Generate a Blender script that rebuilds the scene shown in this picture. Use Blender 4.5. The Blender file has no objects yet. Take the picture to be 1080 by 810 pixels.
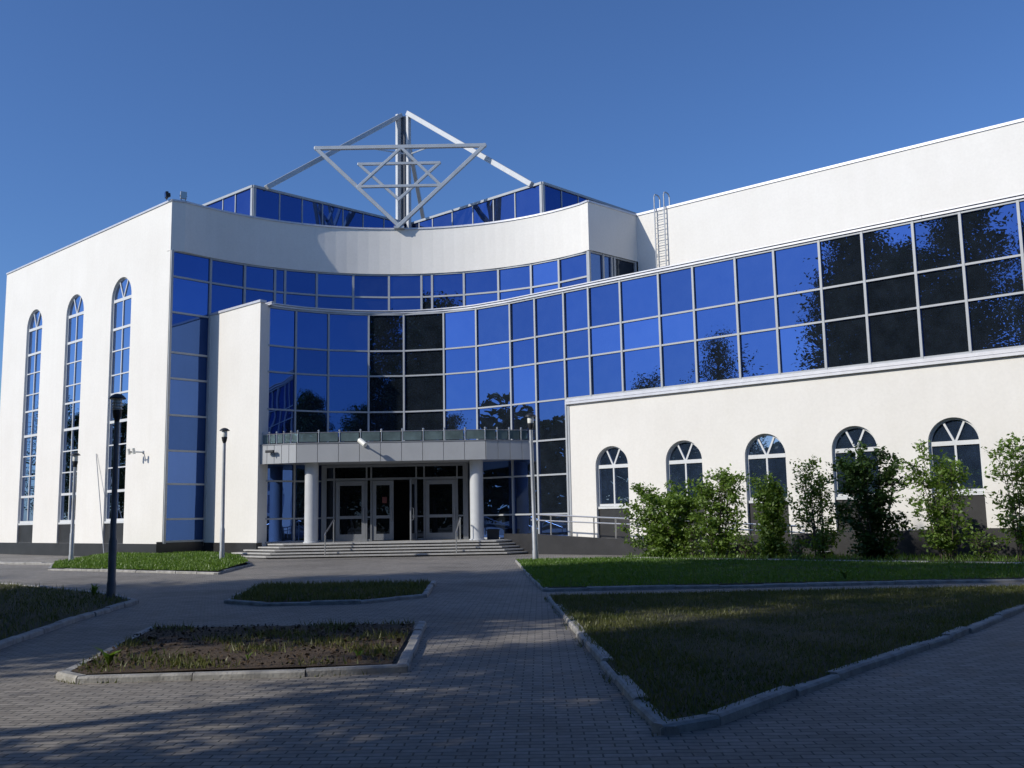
import bpy, math, random
import numpy as np
from mathutils import Vector, Matrix, Quaternion

# ---------------------------------------------------------------- camera, light, exposure
scene = bpy.context.scene
COL = scene.collection
FOCAL_PX, HORIZON_PX, ROLL, EYE = 1040.0, 141.0, 0.018, 1.6
pit, rol = math.atan2(HORIZON_PX, FOCAL_PX), math.atan(ROLL)
fw = Vector((0, math.cos(pit), math.sin(pit)))
r0, u0 = Vector((1, 0, 0)), Vector((0, -math.sin(pit), math.cos(pit)))
rt = math.cos(rol) * r0 - math.sin(rol) * u0
up = math.sin(rol) * r0 + math.cos(rol) * u0
cam_d = bpy.data.cameras.new('camera')
cam = bpy.data.objects.new('camera', cam_d)
COL.objects.link(cam)
cam.matrix_world = Matrix(((rt.x, up.x, -fw.x, 0), (rt.y, up.y, -fw.y, 0), (rt.z, up.z, -fw.z, EYE), (0, 0, 0, 1)))
cam_d.sensor_width = 36
cam_d.lens = 36 * FOCAL_PX / 1080
cam_d.clip_end = 3000
scene.camera = cam

SUN = Vector((-.766, -.381, .518)).normalized()
world = bpy.data.worlds.new('World')
scene.world = world
world.use_nodes = True
wn = world.node_tree
bg = wn.nodes['Background']
sky = wn.nodes.new('ShaderNodeTexSky')
sky.sky_type = 'NISHITA'
sky.sun_disc = False
sky.sun_elevation = math.asin(SUN.z)
sky.sun_rotation = math.atan2(SUN.x, SUN.y)
sky.altitude = 200
sky.air_density = 1.0
sky.dust_density = 1.0
sky.ozone_density = 2.5
tint = wn.nodes.new('ShaderNodeMixRGB')
tint.blend_type = 'MULTIPLY'
tint.inputs[0].default_value = 1
tint.inputs[2].default_value = (.86, 1.23, 1.80, 1)
wn.links.new(sky.outputs[0], tint.inputs[1])
wn.links.new(tint.outputs[0], bg.inputs[0])
bg.inputs[1].default_value = 0.074
sun_d = bpy.data.lights.new('sun', 'SUN')
sun_d.energy = 3.95
sun_d.angle = math.radians(0.5)
sun_d.color = (1.0, .935, .83)
sun_o = bpy.data.objects.new('sun', sun_d)
COL.objects.link(sun_o)
sun_o.rotation_euler = SUN.to_track_quat('Z', 'Y').to_euler()
sun_o.location = (-40, -20, 40)
scene.view_settings.view_transform = 'Standard'
scene.view_settings.look = 'None'
scene.view_settings.exposure = 0.0
scene.view_settings.gamma = 1.0
scene.render.resolution_x, scene.render.resolution_y = 1024, 768

rng = random.Random(7)
nr = np.random.RandomState(11)

# ---------------------------------------------------------------- materials
def mat(name):
    m = bpy.data.materials.new(name)
    m.use_nodes = True
    nt = m.node_tree
    return m, nt, nt.nodes['Principled BSDF']

def noise(nt, scale, detail=4, rough=.55, vec=None):
    n = nt.nodes.new('ShaderNodeTexNoise')
    n.inputs['Scale'].default_value = scale
    n.inputs['Detail'].default_value = detail
    n.inputs['Roughness'].default_value = rough
    if vec is None:
        tc = nt.nodes.new('ShaderNodeTexCoord')
        vec = tc.outputs['Object']
    nt.links.new(vec, n.inputs['Vector'])
    return n.outputs['Fac']

def ramp(nt, fac, stops):
    r = nt.nodes.new('ShaderNodeValToRGB')
    el = r.color_ramp.elements
    while len(el) < len(stops):
        el.new(.5)
    for e, (p, c) in zip(el, stops):
        e.position = p
        e.color = (*c, 1)
    nt.links.new(fac, r.inputs[0])
    return r.outputs[0]

def bump(nt, b, h, strength, dist=.02):
    bp = nt.nodes.new('ShaderNodeBump')
    bp.inputs['Strength'].default_value = strength
    bp.inputs['Distance'].default_value = dist
    nt.links.new(h, bp.inputs['Height'])
    nt.links.new(bp.outputs[0], b.inputs['Normal'])
    return bp

def mixc(nt, fac, a, b, mode='MULTIPLY'):
    m = nt.nodes.new('ShaderNodeMixRGB')
    m.blend_type = mode
    for s, v in zip((0, 1, 2), (fac, a, b)):
        if hasattr(v, 'is_linked') or hasattr(v, 'links'):
            nt.links.new(v, m.inputs[s])
        elif s == 0:
            m.inputs[0].default_value = v
        else:
            m.inputs[s].default_value = (*v, 1)
    return m.outputs[0]

def simple(name, col, rough=.6, metal=0.0, var=.12, scale=3.0, bmp=0.0, bscale=60):
    m, nt, b = mat(name)
    f = noise(nt, scale)
    lo = tuple(c * (1 - var) for c in col)
    hi = tuple(min(1, c * (1 + var)) for c in col)
    nt.links.new(ramp(nt, f, [(.3, lo), (.7, hi)]), b.inputs['Base Color'])
    b.inputs['Roughness'].default_value = rough
    b.inputs['Metallic'].default_value = metal
    if bmp:
        bump(nt, b, noise(nt, bscale, 3), bmp)
    return m

def plaster_mat():
    m, nt, b = mat('white_plaster')
    tc = nt.nodes.new('ShaderNodeTexCoord')
    mp = nt.nodes.new('ShaderNodeMapping')
    mp.inputs['Scale'].default_value = (1.3, 1.3, .12)
    nt.links.new(tc.outputs['Object'], mp.inputs[0])
    streak = ramp(nt, noise(nt, 1.4, 5, .6, mp.outputs[0]), [(.25, (.965, .963, .955)), (.6, (1, 1, 1))])
    base = ramp(nt, noise(nt, .45, 5), [(.3, (.76, .742, .70)), (.7, (.80, .785, .745))])
    c = mixc(nt, .8, base, streak)
    fine = ramp(nt, noise(nt, 9, 4), [(.3, (.95, .95, .95)), (.7, (1, 1, 1))])
    nt.links.new(mixc(nt, 1.0, c, fine), b.inputs['Base Color'])
    b.inputs['Roughness'].default_value = .85
    b.inputs['Specular IOR Level'].default_value = .25
    bump(nt, b, noise(nt, 35, 4), .25, .01)
    return m

def granite_mat():
    m, nt, b = mat('dark_granite')
    f = noise(nt, 120, 2)
    tc = nt.nodes.new('ShaderNodeTexCoord')
    base = ramp(nt, f, [(.35, (.018, .018, .020)), (.65, (.045, .045, .047))])
    big = ramp(nt, noise(nt, 1.5, 3), [(.3, (.75, .75, .75)), (.7, (1.15, 1.15, 1.15))])
    nt.links.new(mixc(nt, 1, base, big), b.inputs['Base Color'])
    b.inputs['Roughness'].default_value = .38
    return m

def glass_mat(name, tint, dark, fac, rough=.0, wav=.018):
    m = bpy.data.materials.new(name)
    m.use_nodes = True
    nt = m.node_tree
    nt.nodes.clear()
    out = nt.nodes.new('ShaderNodeOutputMaterial')
    mix = nt.nodes.new('ShaderNodeMixShader')
    d = nt.nodes.new('ShaderNodeBsdfDiffuse')
    d.inputs[0].default_value = (*dark, 1)
    g = nt.nodes.new('ShaderNodeBsdfGlossy')
    g.inputs['Color'].default_value = (*tint, 1)
    g.inputs['Roughness'].default_value = rough
    fr = nt.nodes.new('ShaderNodeFresnel')
    fr.inputs['IOR'].default_value = 1.5
    ma = nt.nodes.new('ShaderNodeMath')
    ma.operation = 'MULTIPLY_ADD'
    ma.use_clamp = True
    ma.inputs[1].default_value = 1 - fac
    ma.inputs[2].default_value = fac
    nt.links.new(fr.outputs[0], ma.inputs[0])
    nt.links.new(ma.outputs[0], mix.inputs[0])
    bp = nt.nodes.new('ShaderNodeBump')
    bp.inputs['Strength'].default_value = .5
    bp.inputs['Distance'].default_value = wav
    nt.links.new(noise(nt, .55, 1), bp.inputs['Height'])
    nt.links.new(bp.outputs[0], g.inputs['Normal'])
    oi = nt.nodes.new('ShaderNodeObjectInfo')
    nt.links.new(ramp(nt, oi.outputs['Random'], [(0, tuple(c * .78 for c in tint)), (.6, tint), (1, tuple(min(1, c * 1.22 + .03) for c in tint))]), g.inputs['Color'])
    dust = ramp(nt, noise(nt, 1.7, 5, .65), [(.35, dark), (.75, tuple(c * 1.9 for c in dark))])
    nt.links.new(dust, d.inputs[0])
    nt.links.new(d.outputs[0], mix.inputs[1])
    nt.links.new(g.outputs[0], mix.inputs[2])
    nt.links.new(mix.outputs[0], out.inputs[0])
    return m

def paver_mat():
    m, nt, b = mat('concrete_pavers')
    tc = nt.nodes.new('ShaderNodeTexCoord')
    mp = nt.nodes.new('ShaderNodeMapping')
    nt.links.new(tc.outputs['Object'], mp.inputs[0])
    mp.inputs['Rotation'].default_value = (0, 0, math.radians(1.5))
    wob = nt.nodes.new('ShaderNodeTexNoise')
    wob.inputs['Scale'].default_value = 6
    nt.links.new(mp.outputs[0], wob.inputs['Vector'])
    va = nt.nodes.new('ShaderNodeVectorMath')
    va.operation = 'SCALE'
    va.inputs['Scale'].default_value = .02
    nt.links.new(wob.outputs['Color'], va.inputs[0])
    vb = nt.nodes.new('ShaderNodeVectorMath')
    vb.operation = 'ADD'
    nt.links.new(mp.outputs[0], vb.inputs[0])
    nt.links.new(va.outputs[0], vb.inputs[1])
    br = nt.nodes.new('ShaderNodeTexBrick')
    br.inputs['Scale'].default_value = 1
    br.inputs['Brick Width'].default_value = .20
    br.inputs['Row Height'].default_value = .10
    br.inputs['Mortar Size'].default_value = .008
    br.inputs['Mortar Smooth'].default_value = .4
    br.inputs['Color1'].default_value = (.30, .277, .247, 1)
    br.inputs['Color2'].default_value = (.21, .192, .17, 1)
    br.inputs['Mortar'].default_value = (.06, .06, .052, 1)
    nt.links.new(vb.outputs[0], br.inputs['Vector'])
    dirt = ramp(nt, noise(nt, .35, 6, .62), [(.28, (.58, .57, .55)), (.5, (.95, .95, .94)), (.72, (1.15, 1.13, 1.10))])
    spk = ramp(nt, noise(nt, 14, 4), [(.3, (.82, .82, .82)), (.7, (1.1, 1.1, 1.1))])
    c = mixc(nt, 1, br.outputs['Color'], dirt)
    nt.links.new(mixc(nt, 1, c, spk), b.inputs['Base Color'])
    b.inputs['Roughness'].default_value = .8
    bp = bump(nt, b, br.outputs['Fac'], .6, .012)
    bp.invert = True
    return m

def leaf_mat(name, c1, c2, trans=.35, scale=1.3):
    m = bpy.data.materials.new(name)
    m.use_nodes = True
    nt = m.node_tree
    nt.nodes.clear()
    out = nt.nodes.new('ShaderNodeOutputMaterial')
    col = ramp(nt, noise(nt, scale, 5, .7), [(.3, c1), (.7, c2)])
    d = nt.nodes.new('ShaderNodeBsdfDiffuse')
    t = nt.nodes.new('ShaderNodeBsdfTranslucent')
    g = nt.nodes.new('ShaderNodeBsdfGlossy')
    g.inputs['Roughness'].default_value = .45
    g.inputs['Color'].default_value = (.8, .85, .8, 1)
    a = nt.nodes.new('ShaderNodeMixShader')
    a.inputs[0].default_value = trans
    bmx = nt.nodes.new('ShaderNodeMixShader')
    bmx.inputs[0].default_value = .04
    nt.links.new(col, d.inputs[0])
    nt.links.new(mixc(nt, 1, col, (1.0, 1.1, .45)), t.inputs[0])
    nt.links.new(d.outputs[0], a.inputs[1])
    nt.links.new(t.outputs[0], a.inputs[2])
    nt.links.new(a.outputs[0], bmx.inputs[1])
    nt.links.new(g.outputs[0], bmx.inputs[2])
    nt.links.new(bmx.outputs[0], out.inputs[0])
    return m

def soil_mat(name, stops, scale=4.0):
    m, nt, b = mat(name)
    c = ramp(nt, noise(nt, scale, 7, .7), stops)
    fine = ramp(nt, noise(nt, 40, 4, .7), [(.3, (.6, .6, .6)), (.7, (1.25, 1.25, 1.25))])
    nt.links.new(mixc(nt, 1, c, fine), b.inputs['Base Color'])
    b.inputs['Roughness'].default_value = .95
    bump(nt, b, noise(nt, 25, 5, .7), .9, .05)
    return m

M = {}
M['plaster'] = plaster_mat()
M['granite'] = granite_mat()
M['glass'] = glass_mat('blue_mirror_glass', (.095, .20, .56), (.015, .021, .030), .52)
M['window_glass'] = glass_mat('window_glass', (.42, .52, .74), (.018, .029, .052), .36)
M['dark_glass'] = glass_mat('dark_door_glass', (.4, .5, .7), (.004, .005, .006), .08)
M['clear_glass'] = glass_mat('balustrade_glass', (.55, .68, .72), (.10, .14, .15), .25)
M['alu'] = simple('white_aluminium', (.385, .41, .435), .42, .0, .05)
M['alu_grey'] = simple('grey_aluminium', (.25, .265, .285), .38, .2, .06)
M['cladding'] = simple('silver_panels', (.43, .445, .46), .36, .12, .05, 1.0)
M['coping'] = simple('pale_metal_coping', (.58, .59, .63), .4, .2, .08)
M['steel_white'] = simple('white_painted_steel', (.46, .49, .51), .36, .25, .08, 2.0)
M['stainless'] = simple('brushed_stainless', (.62, .62, .62), .28, .85, .06)
M['dark_metal'] = simple('dark_metal', (.035, .037, .042), .45, .4, .15)
M['galv'] = simple('galvanised_steel', (.45, .47, .49), .42, .5, .12, 4)
M['post_grey'] = simple('grey_post_and_mast_shade', (.13, .14, .16), .5, .1, .15, 4)  # also colours the shade plate in the roof mast
M['frosted'] = simple('frosted_diffuser', (.78, .78, .72), .35, 0, .05)
M['paving'] = paver_mat()
M['ground'] = soil_mat('dry_ground', [(.3, (.09, .085, .06)), (.7, (.14, .13, .10))], .5)
M['kerb'] = simple('kerb_concrete', (.32, .315, .30), .85, 0, .3, 5, .5, 30)
M['steps'] = simple('stone_steps', (.40, .395, .38), .7, 0, .12, 5, .15)
M['riser'] = simple('nosing_shade_risers', (.10, .10, .10), .8, 0, .15, 5)  # shadow lines under the nosings put into a darker riser colour
M['soil'] = soil_mat('bare_soil', [(.25, (.055, .036, .022)), (.55, (.10, .068, .042)), (.8, (.09, .085, .035))])
M['turf'] = soil_mat('turf_soil', [(.3, (.03, .045, .012)), (.7, (.055, .075, .02))], 2)
M['dry_turf'] = soil_mat('dry_turf_soil', [(.3, (.035, .038, .014)), (.7, (.075, .068, .03))], 1.5)
M['grass'] = leaf_mat('lush_grass', (.085, .17, .022), (.16, .25, .04), .35, .9)
M['drygrass'] = leaf_mat('dry_grass', (.07, .10, .022), (.17, .165, .06), .3, .8)
M['leaf'] = leaf_mat('shrub_leaves', (.11, .20, .03), (.20, .29, .06), .42, 2.2)
M['leaf_dark'] = leaf_mat('dark_shrub_leaves', (.03, .07, .014), (.06, .11, .024), .3, 2.2)
M['leaf_tree'] = leaf_mat('tree_leaves', (.03, .055, .014), (.06, .09, .025), .2, .5)
M['bark'] = simple('bark', (.09, .075, .06), .9, 0, .4, 9, .8, 20)
M['roof'] = simple('roof_felt', (.20, .20, .20), .9, 0, .15)
M['interior'] = simple('dark_interior', (.02, .02, .022), .8, 0, .1)
M['white_paint'] = simple('white_paint', (.54, .56, .58), .4, 0, .05)
M['lawn'] = leaf_mat('lawn_grass', (.08, .165, .02), (.14, .235, .035), .4, .9)
M['white_frame'] = simple('white_window_frames', (.62, .64, .65), .45, 0, .05)
M['red'] = simple('red_reflection', (.14, .035, .03), .6, 0, .1)

# ---------------------------------------------------------------- mesh helpers
def world_loc(o):
    p = Vector((0, 0, 0))
    while o is not None:
        p += o.location
        o = o.parent
    return p

class MB:
    def __init__(self):
        self.v, self.f = [], []
    def face(self, pts):
        i = len(self.v)
        self.v += [tuple(p) for p in pts]
        self.f.append(tuple(range(i, i + len(pts))))
    def par(self, o, a, b, c):
        o, a, b, c = Vector(o), Vector(a), Vector(b), Vector(c)
        if a.cross(b).dot(c) < 0:
            a, b = b, a
        i = len(self.v)
        self.v += [tuple(p) for p in (o, o + a, o + a + b, o + b, o + c, o + a + c, o + a + b + c, o + b + c)]
        for q in ((0, 3, 2, 1), (4, 5, 6, 7), (0, 1, 5, 4), (1, 2, 6, 5), (2, 3, 7, 6), (3, 0, 4, 7)):
            self.f.append(tuple(i + k for k in q))
    def box(self, c, sx, sy, sz):
        self.par((c[0] - sx / 2, c[1] - sy / 2, c[2] - sz / 2), (sx, 0, 0), (0, sy, 0), (0, 0, sz))
    def bar(self, p, q, w, h, side=None):
        p, q = Vector(p), Vector(q)
        d = (q - p).normalized()
        s = Vector(side) if side is not None else d.cross(Vector((0, 0, 1)))
        if s.length < 1e-4:
            s = Vector((1, 0, 0))
        s = (s - d * s.dot(d)).normalized()
        t = s.cross(d).normalized()
        self.par(p - s * w / 2 - t * h / 2, q - p, s * w, t * h)
    def tube(self, pts, r, n=8, r1=None, cap=True):
        pts = [Vector(p) for p in pts]
        rings = []
        prev = None
        for k, p in enumerate(pts):
            a = pts[max(k - 1, 0)]
            b = pts[min(k + 1, len(pts) - 1)]
            d = (b - a).normalized()
            s = prev if prev is not None else d.orthogonal().normalized()
            s = (s - d * s.dot(d)).normalized()
            prev = s
            t = d.cross(s)
            rr = r if r1 is None else r + (r1 - r) * k / max(1, len(pts) - 1)
            i = len(self.v)
            self.v += [tuple(p + rr * (math.cos(2 * math.pi * j / n) * s + math.sin(2 * math.pi * j / n) * t)) for j in range(n)]
            rings.append(i)
        for a, b in zip(rings, rings[1:]):
            for j in range(n):
                self.f.append((a + j, a + (j + 1) % n, b + (j + 1) % n, b + j))
        if cap:
            self.f.append(tuple(rings[0] + j for j in range(n))[::-1])
            self.f.append(tuple(rings[-1] + j for j in range(n)))
    def lathe(self, c, prof, n=20):
        c = Vector(c)
        rings = []
        for r, z in prof:
            i = len(self.v)
            self.v += [(c.x + r * math.cos(2 * math.pi * j / n), c.y + r * math.sin(2 * math.pi * j / n), c.z + z) for j in range(n)]
            rings.append(i)
        for a, b in zip(rings, rings[1:]):
            for j in range(n):
                self.f.append((a + j, a + (j + 1) % n, b + (j + 1) % n, b + j))
        self.f.append(tuple(rings[0] + j for j in range(n))[::-1])
        self.f.append(tuple(rings[-1] + j for j in range(n)))
    def prism(self, poly, z0, z1):
        a = sum(p[0] * q[1] - q[0] * p[1] for p, q in zip(poly, poly[1:] + poly[:1]))
        if a < 0:
            poly = poly[::-1]
        n = len(poly)
        zz0 = z0 if hasattr(z0, '__len__') else [z0] * n
        zz1 = z1 if hasattr(z1, '__len__') else [z1] * n
        i = len(self.v)
        self.v += [(p[0], p[1], z) for p, z in zip(poly, zz0)] + [(p[0], p[1], z) for p, z in zip(poly, zz1)]
        self.f.append(tuple(i + k for k in range(n))[::-1])
        self.f.append(tuple(i + n + k for k in range(n)))
        for k in range(n):
            l = (k + 1) % n
            self.f.append((i + k, i + l, i + n + l, i + n + k))
    def build(self, name, m, parent=None, smooth=False, bevel=0, **kw):
        o0 = world_loc(parent)
        me = bpy.data.meshes.new(name)
        me.from_pydata([(x - o0.x, y - o0.y, z - o0.z) for x, y, z in self.v], [], self.f)
        me.materials.append(M[m])
        if smooth:
            for p in me.polygons:
                p.use_smooth = True
        me.update()
        o = bpy.data.objects.new(name, me)
        COL.objects.link(o)
        if parent is not None:
            o.parent = parent
        if bevel:
            md = o.modifiers.new('bevel', 'BEVEL')
            md.width = bevel
            md.segments = 2
        if smooth == 'auto':
            me.set_sharp_from_angle(angle=math.radians(35))
        for k, v in kw.items():
            o[k] = v
        return o

def thing(name, loc, label, category, group=None):
    o = bpy.data.objects.new(name, None)
    COL.objects.link(o)
    o.location = loc
    o.empty_display_size = .3
    tag(o, label, category, group)
    return o

def tag(o, label=None, category=None, group=None):
    if label: o['label'] = label
    if category: o['category'] = category
    if group: o['group'] = group
    return o

def copy_tree(o, parent=None):
    c = o.copy()
    COL.objects.link(c)
    c.parent = parent
    for ch in [x for x in bpy.data.objects if x.parent == o]:
        copy_tree(ch, c)
    return c

def raw_mesh(name, verts, nface, k, m, parent=None):
    """verts (nface*k,3) array, faces are consecutive k-gons"""
    o0 = world_loc(parent)
    v = np.asarray(verts, dtype=np.float32) - np.array(o0, dtype=np.float32)
    me = bpy.data.meshes.new(name)
    me.vertices.add(len(v))
    me.vertices.foreach_set('co', v.ravel())
    me.loops.add(nface * k)
    me.loops.foreach_set('vertex_index', np.arange(nface * k, dtype=np.int32))
    me.polygons.add(nface)
    me.polygons.foreach_set('loop_start', np.arange(0, nface * k, k, dtype=np.int32))
    me.polygons.foreach_set('loop_total', np.full(nface, k, dtype=np.int32))
    me.update(calc_edges=True)
    me.materials.append(M[m])
    o = bpy.data.objects.new(name, me)
    COL.objects.link(o)
    if parent is not None:
        o.parent = parent
    return o

def leaf_quads(cen, size, aspect=.55, up_bias=.35):
    n = len(cen)
    nrm = nr.normal(size=(n, 3))
    nrm[:, 2] += up_bias * np.sign(nrm[:, 2])
    nrm /= np.linalg.norm(nrm, axis=1)[:, None]
    a = np.cross(nrm, nr.normal(size=(n, 3)))
    a /= np.linalg.norm(a, axis=1)[:, None]
    b = np.cross(nrm, a)
    s = (size * (.6 + .8 * nr.rand(n)))[:, None]
    bend = nrm * s * .18
    return np.stack([cen - a * s, cen - b * s * aspect + bend, cen + a * s, cen + b * s * aspect + bend], 1).reshape(-1, 3)

def in_poly(x, y, poly):
    c = np.zeros(len(x), bool)
    n = len(poly)
    for i in range(n):
        x1, y1 = poly[i]
        x2, y2 = poly[(i + 1) % n]
        hit = ((y1 > y) != (y2 > y)) & (x < (x2 - x1) * (y - y1) / (y2 - y1 + 1e-12) + x1)
        c ^= hit
    return c

def grass(name, poly, z, n, hmin, hmax, m, zf=None, width=.012, clump=0):
    P = np.array(poly)
    lo, hi = P.min(0), P.max(0)
    x = lo[0] + nr.rand(n * 3) * (hi[0] - lo[0])
    y = lo[1] + nr.rand(n * 3) * (hi[1] - lo[1])
    k = in_poly(x, y, poly)
    if clump:
        f = np.sin(x * 2.1 + 1.3 * np.sin(y * 1.7)) * np.sin(y * 2.6 + 1.1 * np.sin(x * 1.3)) + .5 * np.sin(x * 5.3 + y * 4.1)
        k &= (f + nr.rand(len(x)) * 1.2 - .6) > clump
    x, y = x[k][:n], y[k][:n]
    n = len(x)
    zz = np.full(n, z) if zf is None else zf(x, y)
    h = hmin + (hmax - hmin) * nr.rand(n) ** 2
    a = nr.rand(n) * 6.283
    lean = nr.normal(size=(n, 2)) * .35 * h[:, None]
    w = width * (.7 + .7 * nr.rand(n))
    base = np.stack([x, y, zz], 1)
    dx = np.stack([np.cos(a) * w, np.sin(a) * w, np.zeros(n)], 1)
    tip = base + np.stack([lean[:, 0], lean[:, 1], h], 1)
    V = np.stack([base - dx, base + dx, tip], 1).reshape(-1, 3)
    o = raw_mesh(name, V, n, 3, m)
    o['kind'] = 'stuff'
    return o

def struct(o):
    o['kind'] = 'structure'
    return o

# ---------------------------------------------------------------- ground
mb = MB(); mb.face([(-1500, -1500, -.03), (1500, -1500, -.03), (1500, 1500, -.03), (-1500, 1500, -.03)])
struct(mb.build('ground', 'ground'))
mb = MB(); mb.face([(-60, -40, 0), (60, -40, 0), (60, 75, 0), (-60, 75, 0)])
struct(mb.build('pavement', 'paving'))

def kerb(name, line, w=.15, h=.09, closed=False, z=0.0, inner=1):
    """kerb stones laid end to end on a plan line; the line is the outer edge, the stone lies to the left (inner=1) or right"""
    mb = MB()
    pts = list(line) + ([line[0]] if closed else [])
    for p, q in zip(pts, pts[1:]):
        p, q = Vector((*p, z)), Vector((*q, z))
        L = (q - p).length
        d = (q - p) / L
        s = Vector((-d.y, d.x, 0)) * inner
        n = max(1, round(L / 1.0))
        for k in range(n):
            a = p + d * (L * k / n + .006)
            b = p + d * (L * (k + 1) / n - .006)
            j = rng.uniform(-.012, .012)
            hh = h + rng.uniform(-.018, .012)
            j2 = j + rng.uniform(-.012, .012)
            c = .02
            prof = [(0, -.05), (0, hh - c), (c, hh), (w - c, hh), (w, hh - c), (w, -.05)]
            ra = [a + s * (u + j) + Vector((0, 0, v)) for u, v in prof]
            rb = [b + s * (u + j2) + Vector((0, 0, v + rng.uniform(-.004, .004))) for u, v in prof]
            m = len(prof)
            i = len(mb.v)
            mb.v += [tuple(x) for x in ra + rb]
            for t in range(m - 1):
                mb.f.append((i + t, i + t + 1, i + m + t + 1, i + m + t))
            mb.f.append(tuple(i + t for t in range(m)))
            mb.f.append(tuple(i + m + t for t in range(m))[::-1])
    return struct(mb.build(name, 'kerb'))

def bed(name, poly, z, m, zf=None, sub=.5):
    """soil or turf surface filling a bed, slightly uneven"""
    P = np.array(poly)
    mb = MB()
    n = len(poly)
    cx, cy = P.mean(0)
    rings = 8
    for i in range(n):
        a, b = P[i], P[(i + 1) % n]
        seg = max(1, int(np.hypot(*(b - a)) / sub))
        for k in range(seg):
            e0, e1 = a + (b - a) * k / seg, a + (b - a) * (k + 1) / seg
            for r in range(rings):
                t0, t1 = r / rings, (r + 1) / rings
                q = [e0 + (np.array([cx, cy]) - e0) * t0, e1 + (np.array([cx, cy]) - e1) * t0,
                     e1 + (np.array([cx, cy]) - e1) * t1, e0 + (np.array([cx, cy]) - e0) * t1]
                def zz(p, t):
                    b0 = z if zf is None else float(zf(np.array([p[0]]), np.array([p[1]]))[0])
                    return b0 + .03 * t + .015 * math.sin(p[0] * 3.1 + p[1] * 1.7) * t
                pts = [(q[0][0], q[0][1], zz(q[0], t0)), (q[1][0], q[1][1], zz(q[1], t0)),
                       (q[2][0], q[2][1], zz(q[2], t1)), (q[3][0], q[3][1], zz(q[3], t1))]
                if r == rings - 1:
                    pts = pts[:3]
                mb.face(pts)
    o = mb.build(name, m)
    return struct(o)

# plan of the walls: wing direction dW, its outward normal nW
W0 = Vector((2.434, 44.219, 0)); dW = Vector((.763, -.6465, 0)); nW = Vector((-.6465, -.763, 0))
def wp(u, off=0.0, z=0.0):
    return W0 + dW * u + nW * off + Vector((0, 0, z))

near_lawn = [(.66, 19.9), (.82, 14.6), (.95, 10.9), (1.02, 8.6), (1.1, 7.55), (1.55, 7.9), (2.43, 9.03), (3.66, 10.57), (5.32, 12.52), (8.18, 16.25), (11.2, 20.2)]
kerb('kerb', [(.62, 20.0), (.78, 14.6), (.9, 10.9), (.97, 8.6), (1.06, 7.5), (1.55, 7.8), (2.46, 8.95), (3.7, 10.5), (5.36, 12.45), (8.22, 16.18), (11.4, 20.3)], .14, .075)
bed('turf', near_lawn, .06, 'dry_turf')
upper_lawn = [(.05, 36.3), (.3, 29), (.6, 21.95), (11.2, 22.3), (24, 22.6), tuple(wp(32, 5.2)[:2]), tuple(wp(16, 5.2)[:2]), tuple(wp(5.9, 5.2)[:2]), (1.6, 36.6)]
kerb('kerb', [(0.0, 36.5), (.28, 29), (.58, 21.75), (11.2, 22.05), (24, 22.4)], .14, .075)
kerb('kerb', [tuple(wp(32, 5.1)[:2]), tuple(wp(18, 5.1)[:2]), tuple(wp(5.73, 5.1)[:2]), tuple(wp(5.73, 3.2)[:2])], .18, .11, inner=-1)
bed('turf', upper_lawn, .07, 'turf')
shrub_bed = [tuple(wp(5.9, 4.9)[:2]), tuple(wp(18, 4.9)[:2]), tuple(wp(32, 4.9)[:2]), tuple(wp(32, .05)[:2]), tuple(wp(5.9, 2.65)[:2])]
bed('turf', shrub_bed, .1, 'turf')

islandA = [(-17.0, 36.7), (-9.4, 31.6), (-9.95, 37.3), (-11.6, 42.2), (-13.3, 45.5), (-15.4, 48.0), (-16.8, 46.9), (-20.2, 49.8), (-19.0, 41.3)]
kerb('kerb', [(-19.1, 41.2), (-17.05, 36.5), (-9.3, 31.35), (-9.85, 37.3), (-11.5, 42.2)], .14, .075)
kerb('kerb', [(-23.5, 44.6), (-21.6, 42.7), (-18.9, 41.3)], .22, .10)
def zA(x, y):
    d = ((x + 17) * -.6728 + (y - 36.6) * -.7398)
    return .08 + np.clip(-d / 9.0, 0, 1) * .14
bed('turf', islandA, .08, 'turf', zf=zA)
islandB = [(-5.75, 20.2), (-4.85, 19.5), (-3, 19.6), (-1.95, 20.8), (-2.1, 24.8), (-6.4, 25.1)]
kerb('kerb', [(-6.5, 25.2), (-5.85, 20.15), (-4.9, 19.3), (-3, 19.42), (-1.82, 20.7), (-1.98, 25.0)], .13, .075)
bed('turf', islandB, .05, 'soil')
islandC = [(-4.75, 10.8), (-4.5, 10.55), (-1.35, 10.9), (-1.5, 15.0), (-5.4, 15.0), (-4.95, 12.1)]
kerb('kerb', [(-5.5, 15.15), (-5.05, 12.1), (-4.87, 10.72), (-4.5, 10.38), (-2.2, 10.55), (-1.16, 10.75), (-1.36, 15.15)], .13, .075)
bed('soil', islandC, .07, 'soil')
islandD = [(-6.0, 9.0), (-6.9, 13.3), (-7.5, 17.0), (-7.85, 20.5), (-9.5, 22.9), (-11.8, 25.2), (-14.4, 27.7), (-20, 31), (-18, 10)]
kerb('kerb', [(-5.9, 9.0), (-6.8, 13.3), (-7.38, 17.0), (-7.7, 20.5), (-9.4, 23.05), (-11.7, 25.4), (-14.3, 27.9), (-20, 31.2)], .14, .085, inner=1)
bed('turf', islandD, .06, 'dry_turf')

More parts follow.
